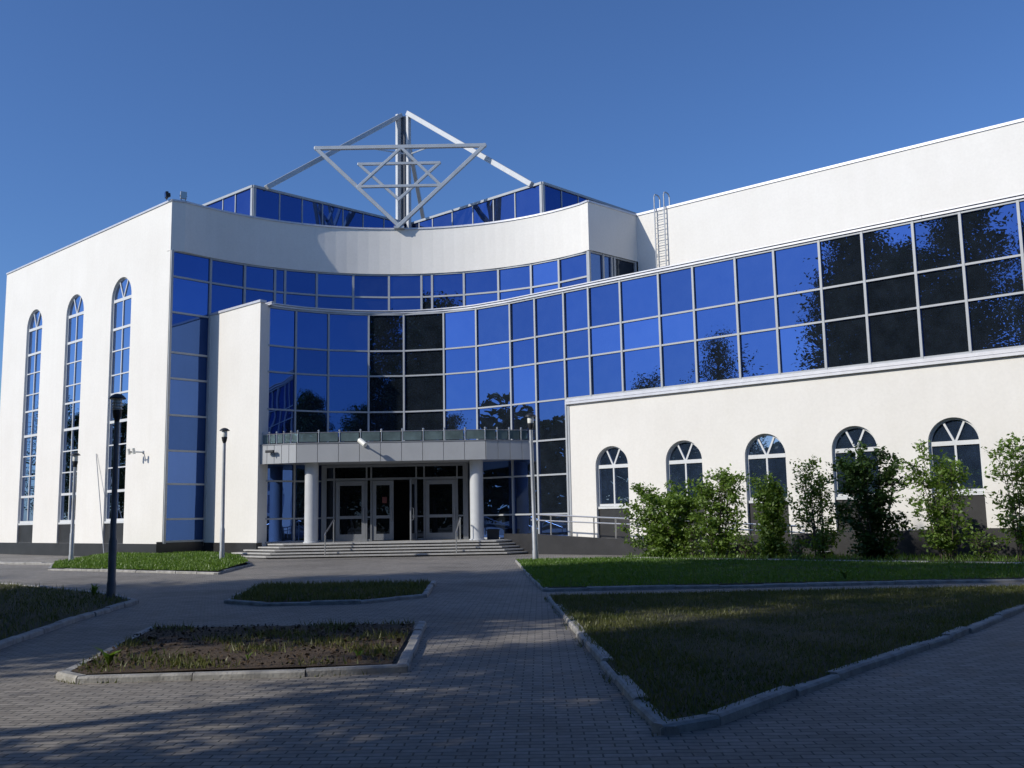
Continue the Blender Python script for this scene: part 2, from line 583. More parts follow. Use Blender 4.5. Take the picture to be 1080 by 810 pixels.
grass('grass', near_lawn, .06, 60000, .025, .085, 'drygrass', width=.007)
grass('grass', upper_lawn, .08, 50000, .03, .10, 'lawn', width=.016)
grass('grass', shrub_bed, .1, 9000, .06, .22, 'grass', width=.022)
def fringe(line, n, h, m, off=-.03, wd=.05):
    poly = [(p[0] + off, p[1]) for p in line] + [(p[0] + off - wd, p[1] - wd) for p in line[::-1]]
    return grass('grass', poly, 0, n, .02, h, m, width=.006, clump=.25)
fringe([(.62, 20.0), (.78, 14.6), (.9, 10.9), (.97, 8.6), (1.06, 7.5)], 900, .09, 'drygrass')
fringe([(1.06, 7.5), (1.55, 7.8), (2.46, 8.95), (3.7, 10.5), (5.36, 12.45), (8.22, 16.18)], 1500, .08, 'drygrass', .05, .06)
fringe([(-5.05, 12.1), (-4.87, 10.72), (-4.5, 10.38), (-2.2, 10.55), (-1.16, 10.75)], 900, .07, 'drygrass', .0, .05)
grass('grass', islandA, .1, 30000, .04, .13, 'grass', zf=zA, width=.02)
grass('grass', islandB, .06, 9000, .03, .13, 'drygrass', width=.012)
grass('grass', islandC, .08, 3500, .03, .12, 'drygrass', width=.008, clump=.35)
ncl = 2600
xy = np.stack([-5.3 + nr.rand(ncl) * 4.0, 10.7 + nr.rand(ncl) * 4.2], 1)
xy = xy[in_poly(xy[:, 0], xy[:, 1], islandC)]
cl_ = raw_mesh('soil_clods', leaf_quads(np.column_stack([xy, np.full(len(xy), .10)]), .012 + .02 * nr.rand(len(xy)) ** 2, .8, .6), len(xy), 4, 'soil')
cl_['kind'] = 'stuff'
grass('grass', islandD, .07, 26000, .03, .14, 'drygrass', width=.009)

# ---------------------------------------------------------------- the building
bld = thing('glass_fronted_building', (-5.5, 46, 0), 'white building with curved blue mirror glass front and arched windows', 'building')
ZR, ZC = 17.36, 11.88
C = Vector((-16.58, 46.88, 0)); dL = Vector((-.7398, .6728, 0)); nL = Vector((-.6728, -.7398, 0))
UC = Vector((-5.56, 39.42, 0)); URG, URP = 13.16, 13.04
PR = Vector((3.99, 48.19, 0)); Q = Vector((6.77, 50.76, 0)); dU = Vector((.7687, -.6396, 0)); nU = Vector((-.6396, -.7687, 0))
SR = Vector((-11.77, 45.48, 0)); SL = Vector((-15.085, 48.495, 0)); SB = Vector((-11.50, 46.22, 0))
LC = Vector((-5.717, 40.05, 0)); LR = 8.45
Z = Vector((0, 0, 1))
def arc(c, r, a, z=0.0):
    return c + Vector((math.cos(math.radians(a)) * r, math.sin(math.radians(a)) * r, z))

def arched_wall(mb, P, d, n, u0, u1, z0, z1, ops, depth, seg=20):
    """flat wall face with arched openings and their reveals; ops = (centre, half width, spring height, bottom)"""
    def pt(u, z, o=0.0):
        return P + d * u - n * o + Z * z
    cuts = [u0]
    for uc, hw, zs, zb in ops:
        cuts += [uc - hw, uc + hw]
    cuts.append(u1)
    def quad(a, b, za0, zb0, za1, zb1):
        mb.face([pt(a, za0), pt(b, zb0), pt(b, zb1), pt(a, za1)])
    for k in range(0, len(cuts), 2):
        a, b = cuts[k], cuts[k + 1]
        quad(a, b, z0(a), z0(b), z1, z1)
    for uc, hw, zs, zb in ops:
        if zb > z0(uc) + .02:
            quad(uc - hw, uc + hw, z0(uc - hw), z0(uc + hw), zb, zb)
        ed = []
        for s in range(seg + 1):
            t = math.pi * (1 - s / seg)
            ed.append((uc + hw * math.cos(t), zs + hw * math.sin(t)))
        for (a, za), (b, zb2) in zip(ed, ed[1:]):
            quad(a, b, za, zb2, z1, z1)
        out = [(uc - hw, zb)] + ed + [(uc + hw, zb)]
        for (a, za), (b, zb2) in zip(out, out[1:]):
            mb.face([pt(a, za), pt(b, zb2), pt(b, zb2, depth), pt(a, za, depth)])
        mb.face([pt(uc - hw, zb), pt(uc - hw, zb, depth), pt(uc + hw, zb, depth), pt(uc + hw, zb)])

# --- white walls of the tall block
PLZ = .67
LW = [(4.96, 1.1, 13.30, PLZ), (10.43, 1.1, 13.30, PLZ), (15.86, 1.1, 13.30, PLZ)]
mb = MB()
arched_wall(mb, C, dL, nL, 0, 20.5, lambda u: PLZ, ZR, LW, .32)
E1 = C + dL * 20.5
Bk = E1 - nL * 30
mb.face([E1 + Z * 0, Bk + Z * 0, Bk + Z * ZR, E1 + Z * ZR])
mb.face([Bk, Q - nU * 18, Q - nU * 18 + Z * ZR, Bk + Z * ZR])
mb.build('wall', 'plaster', bld)
NP = 40
AC = 145.904; APR = 42.562
mb = MB()
par = [Vector((C.x, C.y, 0))] + [arc(UC, URP + (.27 if i < 2 else 0) * 0, AC + (APR - AC) * i / NP) for i in range(1, NP)] + [PR, Q]
for a, b in zip(par, par[1:]):
    mb.face([a + Z * 14.87, b + Z * 14.87, b + Z * ZR, a + Z * ZR])
    ia, ib = a + (a - UC).normalized() * .3, b + (b - UC).normalized() * .3
    mb.face([a + Z * 14.87, ia + Z * 14.87, ib + Z * 14.87, b + Z * 14.87])
mb.build('parapet_wall', 'plaster', bld)
mb = MB()
mb.face([p + Z * (ZR - .25) for p in [E1, Bk, Q - nU * 18] + par[::-1]])
mb.build('roof', 'roof', bld)
mb = MB()
for a, b in list(zip(par, par[1:])) + [(E1, C)]:
    d = (b - a)
    n = Vector((d.y, -d.x, 0)).normalized()
    mb.par(a + n * .05 - n * .4 + Z * (ZR + .002), d, n * .4, Z * .09)
mb.build('roof_coping', 'coping', bld)

# --- upper wing (set back behind the lower roof)
mb = MB()
UE = Q + dU * 34
mb.face([Q + Z * ZC, UE + Z * ZC, UE + Z * ZR, Q + Z * ZR])
mb.face([UE, UE - nU * 18, UE - nU * 18 + Z * ZR, UE + Z * ZR])
mb.build('upper_wing_wall', 'plaster', bld)
mb = MB()
mb.par(Q + nU * -.36 + Z * (ZR + .002), dU * 34, nU * .41, Z * .12)
mb.build('roof_coping', 'coping', bld)
mb = MB()
mb.face([Q + Z * (ZR - .2), UE + Z * (ZR - .2), UE - nU * 18 + Z * (ZR - .2), Q - nU * 18 + Z * (ZR - .2)])
mb.build('roof', 'roof', bld)

# --- lower wing wall
RWW = [(2.36, .85, 3.75, .66), (5.93, .85, 3.77, .72), (9.52, .85, 3.80, .79), (13.03, .85, 3.84, .90), (16.47, .85, 3.88, .96), (20.1, .85, 3.9, 1.0), (23.7, .85, 3.9, 1.0)]
def wing_pl(u):
    return .64 + max(0, min(1, (u - 3) / 14)) * .34
mb = MB()
arched_wall(mb, W0, dW, nW, .16, 32, wing_pl, 6.62, RWW, .30)
mb.face([wp(.16, 0, .6), wp(.16, 0, 6.62), wp(.16, -.3, 6.62), wp(.16, -.3, .6)])
WE = wp(32)
mb.face([WE, WE - nW * 20, WE - nW * 20 + Z * ZC, WE + Z * ZC])
mb.build('wing_wall', 'plaster', bld)

# --- granite plinth
mb = MB()
mb.par(C + nL * .04 - Z * .1, dL * 20.55, -nL * .3, Z * (PLZ + .1))
dv = (SL - C); dv.z = 0
mb.par(C + nL * .035 - Z * .1, dv * .985, -nL * -.25, Z * (PLZ + .2))
sd = (SR - SL)
sn = Vector((sd.y, -sd.x, 0)).normalized()
mb.par(SL + sn * .03 - Z * .1, sd * 1.004, -sn * .3, Z * (PLZ + .1))
mb.build('plinth', 'granite', bld)
mb = MB()
pts = [wp(u, .045) for u in (-.1, 3, 6.5, 10, 13.5, 17, 32)]
for a, b, ua, ub in zip(pts, pts[1:], (0, 3, 6.5, 10, 13.5, 17), (3, 6.5, 10, 13.5, 17, 32)):
    w = -nW * .3
    za, zb = wing_pl(ua), wing_pl(ub)
    i = len(mb.v)
    mb.v += [tuple(p) for p in (a - Z * .1, b - Z * .1, b + Z * zb, a + Z * za, a + w - Z * .1, b + w - Z * .1, b + w + Z * zb, a + w + Z * za)]
    for q in ((0, 1, 2, 3), (3, 2, 6, 7)):
        mb.f.append(tuple(i + k for k in q))
mb.build('plinth', 'granite', bld)

# --- white slab beside the entrance
mb = MB()
ZS = ZC
back = Vector((-.645, .764, 0)) * -1
for a, b, z0_ in ((SL, SR, PLZ), (SR, SB, .5)):
    mb.face([a + Z * z0_, b + Z * z0_, b + Z * ZS, a + Z * ZS])
mb.build('slab_wall', 'plaster', bld)
mb = MB()
mb.par(SL - sn * .3 + Z * (ZS + .003), sd * 1.01, sn * .35, Z * .11)
mb.build('slab_coping', 'coping', bld)

# --- curtain walls
def pane_quad(a, b, z0, z1, inset, tilt, th=.02):
    """one flat pane between plan points a and b, slightly tilted as real panes are"""
    d = (b - a); L = d.length; d = d / L
    n = Vector((d.y, -d.x, 0))
    e1, e2, e3, e4 = [rng.gauss(0, tilt) for _ in range(4)]
    mb = MB()
    A = a + d * .02; B = b - d * .02
    v = [A + Z * z0 - n * (inset + e1), B + Z * z0 - n * (inset + e2), B + Z * z1 - n * (inset + e2 + e3), A + Z * z1 - n * (inset + e1 + e3)]
    w = [p - n * th for p in v]
    mb.v = [tuple(p) for p in v + w]
    mb.f = [(0, 1, 2, 3), (7, 6, 5, 4), (0, 4, 5, 1), (1, 5, 6, 2), (2, 6, 7, 3), (3, 7, 4, 0)]
    return mb

def mullion(mb, p, n, z0, z1, w=.08, d=.16, out=.06):
    s = Vector((-n.y, n.x, 0))
    mb.par(p - s * w / 2 + n * out + Z * z0, s * w, -n * d, Z * (z1 - z0))

def transom(mb, a, b, z, h=.07, d=.15, out=.045, trim=0):
    dd = (b - a)
    n = Vector((dd.y, -dd.x, 0)).normalized()
    mb.par(a + n * out + Z * (z - h / 2), dd, -n * d, Z * h)

# upper curtain wall behind the curved parapet
uang = [145.85, 136.46, 128.32, 121.21, 118.86, 111.47, 102.97, 94.58, 86.86, 84.31, 76.56, 67.97, 59.5, 51.98, 43.7]
upts = [arc(UC, URG, a) for a in uang]
upts[0] = C + (upts[1] - C) * .04
mb = MB()
rows_l = [PLZ + .1, 1.82, 3.48, 5.07, 6.78, 8.56, 9.83, 11.81, 13.59, 14.87]
for k, p in enumerate(upts):
    n = (UC - p).normalized()
    mullion(mb, p, n, PLZ if k < 2 else 11.2, 14.87, .13 if k in (0, len(upts) - 1) else .11)
for k, (a, b) in enumerate(zip(upts, upts[1:])):
    for z in (rows_l if k == 0 else [11.81, 13.59, 14.83]):
        transom(mb, a, b, z, .09)
endA, endB = PR + (Q - PR) * .03, PR + (Q - PR) * .97
en = Vector((Q.y - PR.y, -(Q.x - PR.x), 0)).normalized()
for t in (.03, .30, .47, .53, .97):
    mullion(mb, PR + (Q - PR) * t - en * .12, en, ZC, 14.87, .12)
for z in (13.0, 14.83):
    transom(mb, endA - en * .12, endB - en * .12, z, .08)
cw_up = mb.build('upper_curtain_wall', 'alu', bld)
for k, (a, b) in enumerate(zip(upts, upts[1:])):
    zs = rows_l if k == 0 else [11.2, 11.81, 13.59, 14.87]
    if k and k < 1: zs = zs
    for z0_, z1_ in zip(zs, zs[1:]):
        pane_quad(a, b, z0_, z1_, .03, .004).build('glass_pane', 'glass', cw_up)
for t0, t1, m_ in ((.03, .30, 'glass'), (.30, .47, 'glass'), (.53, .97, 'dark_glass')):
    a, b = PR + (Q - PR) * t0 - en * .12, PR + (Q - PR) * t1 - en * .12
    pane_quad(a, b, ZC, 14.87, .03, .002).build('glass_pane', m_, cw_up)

# lower curtain wall: arc, then straight along the wing
lang = [134.32, 123.99, 112.87, 99.43, 87.6, 73.65, 61.58]
lpts = [arc(LC, LR, a) for a in lang] + [wp(u) for u in (-3.23, -1.7, 0, 1.4, 3.11, 5.07, 6.73, 8.67, 10.33, 12.18, 13.82, 15.65, 17.25, 19.1, 20.9, 22.6, 24.4, 26.2)]
NA = 7
def lnorm(k):
    return (LC - lpts[k]).normalized() if k < NA else nW
Rz = [11.78, 9.93, 8.67, 6.88]
mb = MB()
for k, p in enumerate(lpts):
    low = 5.0 if k in (2, 3, 4, 5, 6) else .6
    if k > 9: low = 6.62
    mullion(mb, p, lnorm(k), low, 11.80, .085 if k < NA else .09)
def under(k):
    return k < 2 or 6 <= k < 9
for k, (a, b) in enumerate(zip(lpts, lpts[1:])):
    zs = list(Rz)
    if k < 9: zs += [5.07]
    if under(k): zs += [3.5, 1.74, .66]
    for z in zs:
        transom(mb, a, b, z, .075)
cp = [SB] + lpts
a, b = lpts[9], lpts[9] + dW * .16
transom(mb, a + Vector((0, 0, 0)), b, 6.6, .1)
cw = mb.build('curtain_wall', 'alu', bld)
for k, (a, b) in enumerate(zip(lpts, lpts[1:])):
    zs = [11.8, 9.93, 8.67, 6.88]
    if k < 9: zs += [5.07]
    if k == 9: pass
    if under(k): zs += [3.5, 1.74, .66]
    for z1_, z0_ in zip(zs, zs[1:]):
        pane_quad(a, b, z0_, z1_, .03, .0035 if k < NA else .005).build('glass_pane', 'glass', cw)
# post between the last glass bay and the wing wall, coping and sill bands
mb = MB()
mullion(mb, wp(.1), nW, .6, 6.9, .12, .2, .03)
mb.build('corner_post', 'alu', cw)
mb = MB()
line = [SB, lpts[0]] + [arc(LC, LR, lang[0] + (lang[-1] - lang[0]) * i / 24) for i in range(1, 25)] + [wp(-3.5), wp(0), wp(16), wp(32)]
for a, b in zip(line, line[1:]):
    d = b - a
    n = Vector((d.y, -d.x, 0)).normalized()
    mb.par(a + n * .10 + Z * 11.83, d * 1.002, -n * .5, Z * .09)
    mb.par(a + n * .15 + Z * 11.935, d * 1.002, -n * .55, Z * .05)
mb.build('lower_coping', 'coping', bld)
mb = MB()
mb.par(wp(.02, .09, 6.72), dW * 32, -nW * .2, Z * .12)
mb.par(wp(.02, .13, 6.60), dW * 32, -nW * .2, Z * .10)
mb.build('curtain_wall_sill', 'coping', bld)
mb = MB()
roofpoly = [p for p in line] + [wp(32, -9), Vector((6.9, 50.9, 0)), Vector((4.1, 48.3, 0))] + [arc(UC, URG - .05, a) for a in (45, 55, 65, 75, 85, 95, 105, 115, 125, 133)] + [SL]
mb.face([p * 1.0 + Z * 11.8 for p in roofpoly])
mb.build('lower_roof', 'roof', bld)

# --- arched windows
def arched_window(P, d, n, uc, hw, zs, zb, sill, rows, thick, spoke, inset, spandrel_to, dividers=True):
    def pt(u, z, o=0.0):
        return P + d * (uc + u) - n * (inset - o) + Z * z
    w = MB()
    fw_ = .075
    seg = 20
    ed = [(hw * math.cos(math.pi * (1 - s / seg)), zs + hw * math.sin(math.pi * (1 - s / seg))) for s in range(seg + 1)]
    inn = [(a * (hw - fw_) / hw, zs + (z - zs) * (hw - fw_) / hw) for a, z in ed]
    for (a, b, c_, e) in zip(ed, ed[1:], inn, inn[1:]):
        f = [pt(*a, .05), pt(*b, .05), pt(*e, .05), pt(*c_, .05)]
        w.face(f[::-1])
        w.face([pt(*c_, .05), pt(*e, .05), pt(*e, -.04), pt(*c_, -.04)])
    def rect(u0_, u1_, z0_, z1_, o=.05, t=.09):
        w.par(pt(u0_, z0_, o - t), d * (u1_ - u0_), n * t, Z * (z1_ - z0_))
    rect(-hw, -hw + fw_, sill, zs)
    rect(hw - fw_, hw, sill, zs)
    for z, h in rows:
        rect(-hw + fw_, hw - fw_, z - h / 2, z + h / 2, .055, .095)
    rect(-.035, .035, sill, zs, .052, .09)
    for s in (-1, 1):
        a = pt(0.03 * s, zs + .04, .02)
        b = pt(s * hw * .42, zs + hw * .87, .02)
        w.bar(a, b, .07, .06, side=n.cross(b - a))
    root = w.build('window', 'white_frame', bld)
    g = MB()
    top = [pt(a, z, 0) for a, z in ed]
    e = [rng.gauss(0, .004) for _ in range(3)]
    pts = [pt(-hw, sill, e[0]), pt(hw, sill, e[1])] + [pt(a, z, e[2]) for a, z in ed[::-1]]
    g.face(pts)
    g.build('pane', 'window_glass', root)
    s_ = MB()
    s_.par(pt(-hw + .01, sill - .1, .12), d * (2 * hw - .02), -n * .2, Z * .1)
    s_.build('sill', 'white_frame', root)
    q = MB()
    q.par(pt(-hw + .003, spandrel_to - .02, .07), d * (2 * hw - .006), -n * .1, Z * (sill - .1 - spandrel_to + .02))
    q.build('spandrel_panel', 'granite', root)
    return root

lrows = [(13.26, .16), (11.75, .13), (10.59, .06), (9.32, .06), (8.33, .10), (6.87, .14), (5.67, .06), (4.50, .06), (3.31, .13), (1.84, .14)]
for uc, hw, zs, zb in LW:
    arched_window(C, dL, nL, uc, hw, zs, zb, 1.78, lrows, .06, True, .16, PLZ)
for k, (uc, hw, zs, zb) in enumerate(RWW):
    sl = 1.98 + .012 * uc
    arched_window(W0, dW, nW, uc, hw, zs, zb, sl, [(zs - .02, .15), (sl + .06, .1)], .06, True, .2, zb)

# --- penthouse of blue glass on the roof
PA, PB, PI = Vector((-13.46, 50.10, 0)), Vector((1.787, 50.41, 0)), Vector((-5.93, 57.36, 0))
PB1 = PB + Vector((.70, .714, 0)) * 15
PA1 = PA + Vector((-.755, .656, 0)) * 9
ZP = 19.10
mb = MB()
faces = [(PA1, PA, [4.0, 6.2, 7.4]), (PA, PI, [1.58, 2.98, 4.28, 5.64, 7.02, 8.5]), (PI, PB, [.8, 1.95, 3.6, 5.25, 6.85, 8.45]), (PB, PB1, [1.52, 2.9, 4.3, 5.7, 7.1, 8.5, 10, 11.5, 13])]
for a, b, cuts in faces:
    L = (b - a).length
    d = (b - a) / L
    n = Vector((d.y, -d.x, 0))
    for c_ in cuts:
        mullion(mb, a + d * c_, n, ZR - .2, ZP, .07, .1, .03)
    for e in (.08, L - .08):
        mullion(mb, a + d * e, n, ZR - .2, ZP, .16, .16, .05)
    mb.par(a + n * .08 + Z * ZP, d * L, -n * .3, Z * .13)
ph = mb.build('roof_lantern', 'alu', bld)
for a, b, cuts in faces:
    L = (b - a).length
    d = (b - a) / L
    ed = [0] + cuts + [L]
    for c0, c1 in zip(ed, ed[1:]):
        pane_quad(a + d * c0, a + d * c1, ZR - .2, ZP, .0, .004).build('glass_pane', 'glass', ph)
mb = MB()
mb.face([p + Z * (ZP + .06) for p in (PA1, PA, PI, PB, PB1, Vector((-4, 72, 0)))])
mb.build('lantern_roof', 'roof', ph)

# --- entrance: platform, steps, canopy, columns, doors
ZPF = .62
FY = 43.35
front_l, front_r = Vector((-10.85, FY + .2, 0)), Vector((-.35, FY, 0))
st = thing('entrance_steps', (-5.6, 44.2, 0), 'wide grey stone steps with angled sides before the glass entrance', 'steps')
NR = 5
for i in range(NR):
    t = .29 * i
    z0_, z1_ = ZPF * i / NR, ZPF * (i + 1) / NR
    fl = front_l + Vector((.12 * i, t, 0))
    fr = front_r + Vector((-.12 * i, t, 0))
    lend = fl + Vector((-2.75, 2.5, 0)) * (1 - i * .17)
    rend = fr + Vector((1.0, .95, 0)) * (1 - i * .03)
    mb = MB()
    back_y = 49.0 if i == NR - 1 else 46.6
    poly = [tuple(lend[:2]), tuple(fl[:2]), tuple(fr[:2]), tuple(rend[:2]), (rend.x, back_y), (lend.x + (1.5 if i == NR - 1 else .4), back_y)]
    poly = [(x, y + .07) if y < 46 else (x, y) for x, y in poly]
    mb.prism(poly, z0_ - (.02 if i else .1), z1_ - .062)
    rs = mb.build('riser', 'riser', st)
    mb = MB()
    out = .02
    poly2 = [(lend.x - out, lend.y - out), (fl.x - out * .4, fl.y - out), (fr.x + out * .4, fr.y - out), (rend.x + out, rend.y - out), (rend.x + out, back_y), (lend.x + (1.5 if i == NR - 1 else .4), back_y)]
    mb.prism(poly2, z1_ - .06, z1_)
    mb.build('tread', 'steps', st)

can = [Vector((-11.72, 45.66, 0)), Vector((-9.87, 44.92, 0)), Vector((-1.25, 44.92, 0)), Vector((.95, 45.72, 0))]
ZB, ZT = 4.25, 5.10
canopy_body = MB()
cpoly = [tuple(p[:2]) for p in can] + [(.5, 46.4)] + [tuple(arc(LC, LR - .1, a)[:2]) for a in (58, 70, 82, 94, 106, 118, 128)]
canopy_body.prism([(x, y) if k not in (0, 1, 2, 3) else (x + (.0), y + .06) for k, (x, y) in enumerate(cpoly)], ZB + .02, ZT - .02)
cano = canopy_body.build('canopy', 'cladding', bld)
for (a, b), npan in zip(zip(can, can[1:]), (5, 9, 4)):
    d = (b - a)
    L = d.length
    d = d / L
    n = Vector((d.y, -d.x, 0))
    for k in range(npan):
        s0, s1 = L * k / npan + .010, L * (k + 1) / npan - .010
        mb = MB()
        mb.par(a + d * s0 + n * .03 + Z * ZB, d * (s1 - s0), -n * .05, Z * (ZT - ZB))
        mb.build('fascia_panel', 'cladding', cano, bevel=.006)
mb = MB()
for a, b in zip(can, can[1:]):
    d = b - a
    n = Vector((d.y, -d.x, 0)).normalized()
    mb.par(a + n * .05 + Z * (ZT + .003), d, -n * .3, Z * .05)
mb.build('canopy_coping', 'alu_grey', cano)
for x in (-9.32, -1.72):
    mb = MB()
    mb.lathe((x, 45.65, ZPF), [(.36, 0), (.36, .05), (.31, .06), (.31, ZB - ZPF + .01)], 28)
    mb.build('column', 'white_paint', bld, smooth='auto')

# balustrade of low glass panels on the canopy edge
bal = thing('glass_balustrade', (-5.5, 45.2, ZT + .05), 'low glass balustrade with silver posts along the canopy edge', 'balustrade')
ZBt = ZT + .053
for (a, b), npan in zip(zip(can, can[1:]), (5, 9, 4)):
    d = (b - a); L = d.length; d = d / L
    n = Vector((d.y, -d.x, 0))
    a2 = a - n * .12
    for k in range(npan):
        s0, s1 = L * k / npan, L * (k + 1) / npan
        g = MB()
        g.par(a2 + d * (s0 + .06) + Z * (ZBt + .05), d * (s1 - s0 - .12), -n * .014, Z * .40)
        g.build('glass_panel', 'clear_glass', bal)
        p = MB()
        p.tube([a2 + d * (s0 + .02) + Z * ZBt, a2 + d * (s0 + .02) + Z * (ZBt + .52)], .026, 8)
        p.lathe(a2 + d * (s0 + .02) + Z * (ZBt + .50), [(.03, 0), (.05, .03), (.05, .07), (.02, .10)], 8)
        p.build('post', 'stainless', bal)
    r = MB()
    r.tube([a2 + Z * (ZBt + .47), a2 + d * L + Z * (ZBt + .47)], .018, 6)
    r.build('rail', 'stainless', bal)

# glazed screen with the doors
DY = 47.55
mb = MB()
def dpx(z): return z
XL, XR = -9.22, -2.2
posts = [(-9.1, .24), (-8.62, .07), (-7.06, .07), (-6.84, .07), (-4.68, .07), (-4.30, .07), (-2.72, .07), (-2.32, .24)]
for x, w in posts:
    mb.box((x, DY, ZPF + (ZB - ZPF) / 2), w, .16, ZB - ZPF)
mb.box(((XL + XR) / 2, DY, 3.56), XR - XL, .12, .10)
mb.box(((XL + XR) / 2, DY, ZB - .06), XR - XL, .13, .12)
mb.box((-7.95, DY + .01, ZPF + .05), 2.1, .1, .1)
mb.box((-4.0, DY + .01, ZPF + .05), 1.2, .1, .1)
for x0, x1 in ((-9.0, -8.65), (-7.03, -6.87), (-4.65, -4.33), (-2.69, -2.4)):
    mb.box(((x0 + x1) / 2, DY, ZPF + 1.13), x1 - x0, .09, .07)
scr = mb.build('door_screen', 'alu_grey', bld)
for x0, x1 in ((-9.0, -8.65), (-7.03, -6.87), (-4.65, -4.33), (-2.69, -2.4)):
    g = MB(); g.box(((x0 + x1) / 2, DY + .01, (ZPF + 3.56) / 2), x1 - x0, .02, 3.5 - ZPF)
    g.build('sidelight', 'dark_glass', scr)
for x0, x1 in ((-9.0, -8.65), (-8.59, -7.09), (-7.03, -6.87), (-6.8, -4.7), (-4.65, -4.33), (-4.27, -2.75), (-2.69, -2.4)):
    g = MB(); g.box(((x0 + x1) / 2, DY + .01, 3.87), x1 - x0, .02, .52)
    g.build('fanlight', 'dark_glass', scr)

def door(x0, x1, ang, hinge_left, handle=True, label=None):
    w = x1 - x0
    z0_, z1_ = ZPF + .03, 3.48
    hx = x0 if hinge_left else x1
    s = 1 if hinge_left else -1
    ca, sa = math.cos(ang), -math.sin(ang)
    ax = Vector((s * ca, sa, 0))
    nn = Vector((0, -1, 0)) if not ang else Vector((sa * s, -ca, 0)).normalized()
    o = Vector((hx, DY, 0))
    mb = MB()
    st_ = .2
    for u0_, u1_ in ((0.01, st_), (w - st_, w - .01)):
        mb.par(o + ax * u0_ + nn * .03 + Z * z0_, ax * (u1_ - u0_), -nn * .06, Z * (z1_ - z0_))
    for a, b in ((z0_, z0_ + .3), (ZPF + 1.06, ZPF + 1.2), (z1_ - .22, z1_)):
        mb.par(o + ax * st_ + nn * .028 + Z * a, ax * (w - 2 * st_), -nn * .056, Z * (b - a))
    dr = mb.build('door', 'alu_grey', bld)
    g = MB()
    g.par(o + ax * st_ + nn * .005 + Z * (z0_ + .29), ax * (w - 2 * st_), -nn * .01, Z * (z1_ - z0_ - .5))
    g.build('glazing', 'dark_glass', dr)
    h = MB()
    q = o + ax * (w - .1) + nn * .03
    h.tube([q + Z * (ZPF + .95), q + nn * .09 + Z * (ZPF + .98), q + nn * .09 + Z * (ZPF + 1.5), q + Z * (ZPF + 1.53)], .022, 8)
    h.build('handle', 'stainless', dr)
    if label: dr['label'] = label
    return dr
door(-8.55, -7.1, 0, True)
door(-6.8, -5.76, 0, True)
door(-5.75, -4.72, math.radians(82), False, label='open grey door leaf swung outward')
door(-4.26, -2.76, 0, True)
# vestibule behind the open leaf
mb = MB()
vx0, vx1, vy0, vy1 = -6.78, -4.7, DY + .1, DY + 2.6
for f in ([(vx0, vy0, ZPF), (vx0, vy1, ZPF), (vx0, vy1, 3.5), (vx0, vy0, 3.5)], [(vx1, vy0, ZPF), (vx1, vy1, ZPF), (vx1, vy1, 3.5), (vx1, vy0, 3.5)],
          [(vx0, vy1, ZPF), (vx1, vy1, ZPF), (vx1, vy1, 3.5), (vx0, vy1, 3.5)], [(vx0, vy0, 3.5), (vx1, vy0, 3.5), (vx1, vy1, 3.5), (vx0, vy1, 3.5)],
          [(vx0, vy0, ZPF + .004), (vx1, vy0, ZPF + .004), (vx1, vy1, ZPF + .004), (vx0, vy1, ZPF + .004)]):
    mb.face(f)
mb.build('vestibule', 'interior', bld)
g = MB(); g.box((-6.2, DY - .034, 2.55), .22, .006, .3)  # thin patch painted as a faint reddish reflection on the door
tag(g.build('reflection', 'red'), 'small painted reddish notice on the closed centre door', 'reflection')

# dark planter box right of the right column
mb = MB()
mb.box((-1.0, 46.2, ZPF + .2), .55, .4, .4)
mb.box((-1.0, 46.2, ZPF + .43), .62, .46, .06)
mb.box((-1.0, 46.2, ZPF + .47), .5, .34, .02)
tag(mb.build('planter_box', 'dark_metal'), 'small dark box standing beside the right entrance column', 'box')

# --- ramp with granite side wall
rp = thing('wheelchair_ramp', tuple(wp(2, 2.6)), 'sloping ramp with dark granite side wall along the wing', 'ramp')
mb = MB()
us = [-1.2, 0, 2.5, 5.3, 9, 12]
zt = [.9, .82, .70, .60, .45, .30]
for (a, za), (b, zb) in zip(zip(us, zt), zip(us[1:], zt[1:])):
    lo = [wp(a, 1.3, -.1), wp(b, 1.3, -.1), wp(b, 1.1, -.1), wp(a, 1.1, -.1)]
    i = len(mb.v)
    mb.v += [tuple(p) for p in lo] + [tuple(p) for p in (wp(a, 1.3, za), wp(b, 1.3, zb), wp(b, 1.1, zb), wp(a, 1.1, za))]
    for q in ((4, 5, 6, 7), (0, 1, 5, 4), (2, 3, 7, 6), (1, 2, 6, 5), (3, 0, 4, 7)):
        mb.f.append(tuple(i + k for k in q))
mb.build('side_wall', 'granite', rp)
mb = MB()
ra, rb = wp(-1.2, 1.28), Vector((-.5, 45.6, 0))
mb.par(ra - Z * .1, rb - ra, Vector((.17, .06, 0)), Z * .985)
mb.build('end_wall', 'granite', rp)
mb = MB()
for (a, za), (b, zb) in zip(zip(us, zt), zip(us[1:], zt[1:])):
    mb.face([wp(a, 1.1, za - .12), wp(b, 1.1, zb - .12), wp(b, .06, zb - .12), wp(a, .06, za - .12)])
mb.build('ramp_floor', 'steps', rp)
rr = thing('ramp_railing', tuple(wp(2, 2.5, .7)), 'pale double-bar railing running down the entrance ramp', 'railing')
ztop = lambda u: 1.73 - .05 * (u + 1.15)
zw = lambda u: float(np.interp(u, us, zt))
mb = MB()
mb.tube([wp(-1.2, 1.2, ztop(-1.2)), wp(5.4, 1.2, ztop(5.4)), wp(11.5, 1.2, ztop(11.5))], .034, 8)
mb.build('top_rail', 'stainless', rr)
mb = MB()
mb.tube([wp(-1.2, 1.2, ztop(-1.2) - .25), wp(5.4, 1.2, ztop(5.4) - .22), wp(11.5, 1.2, ztop(11.5) - .22)], .028, 8)
mb.build('lower_rail', 'stainless', rr)
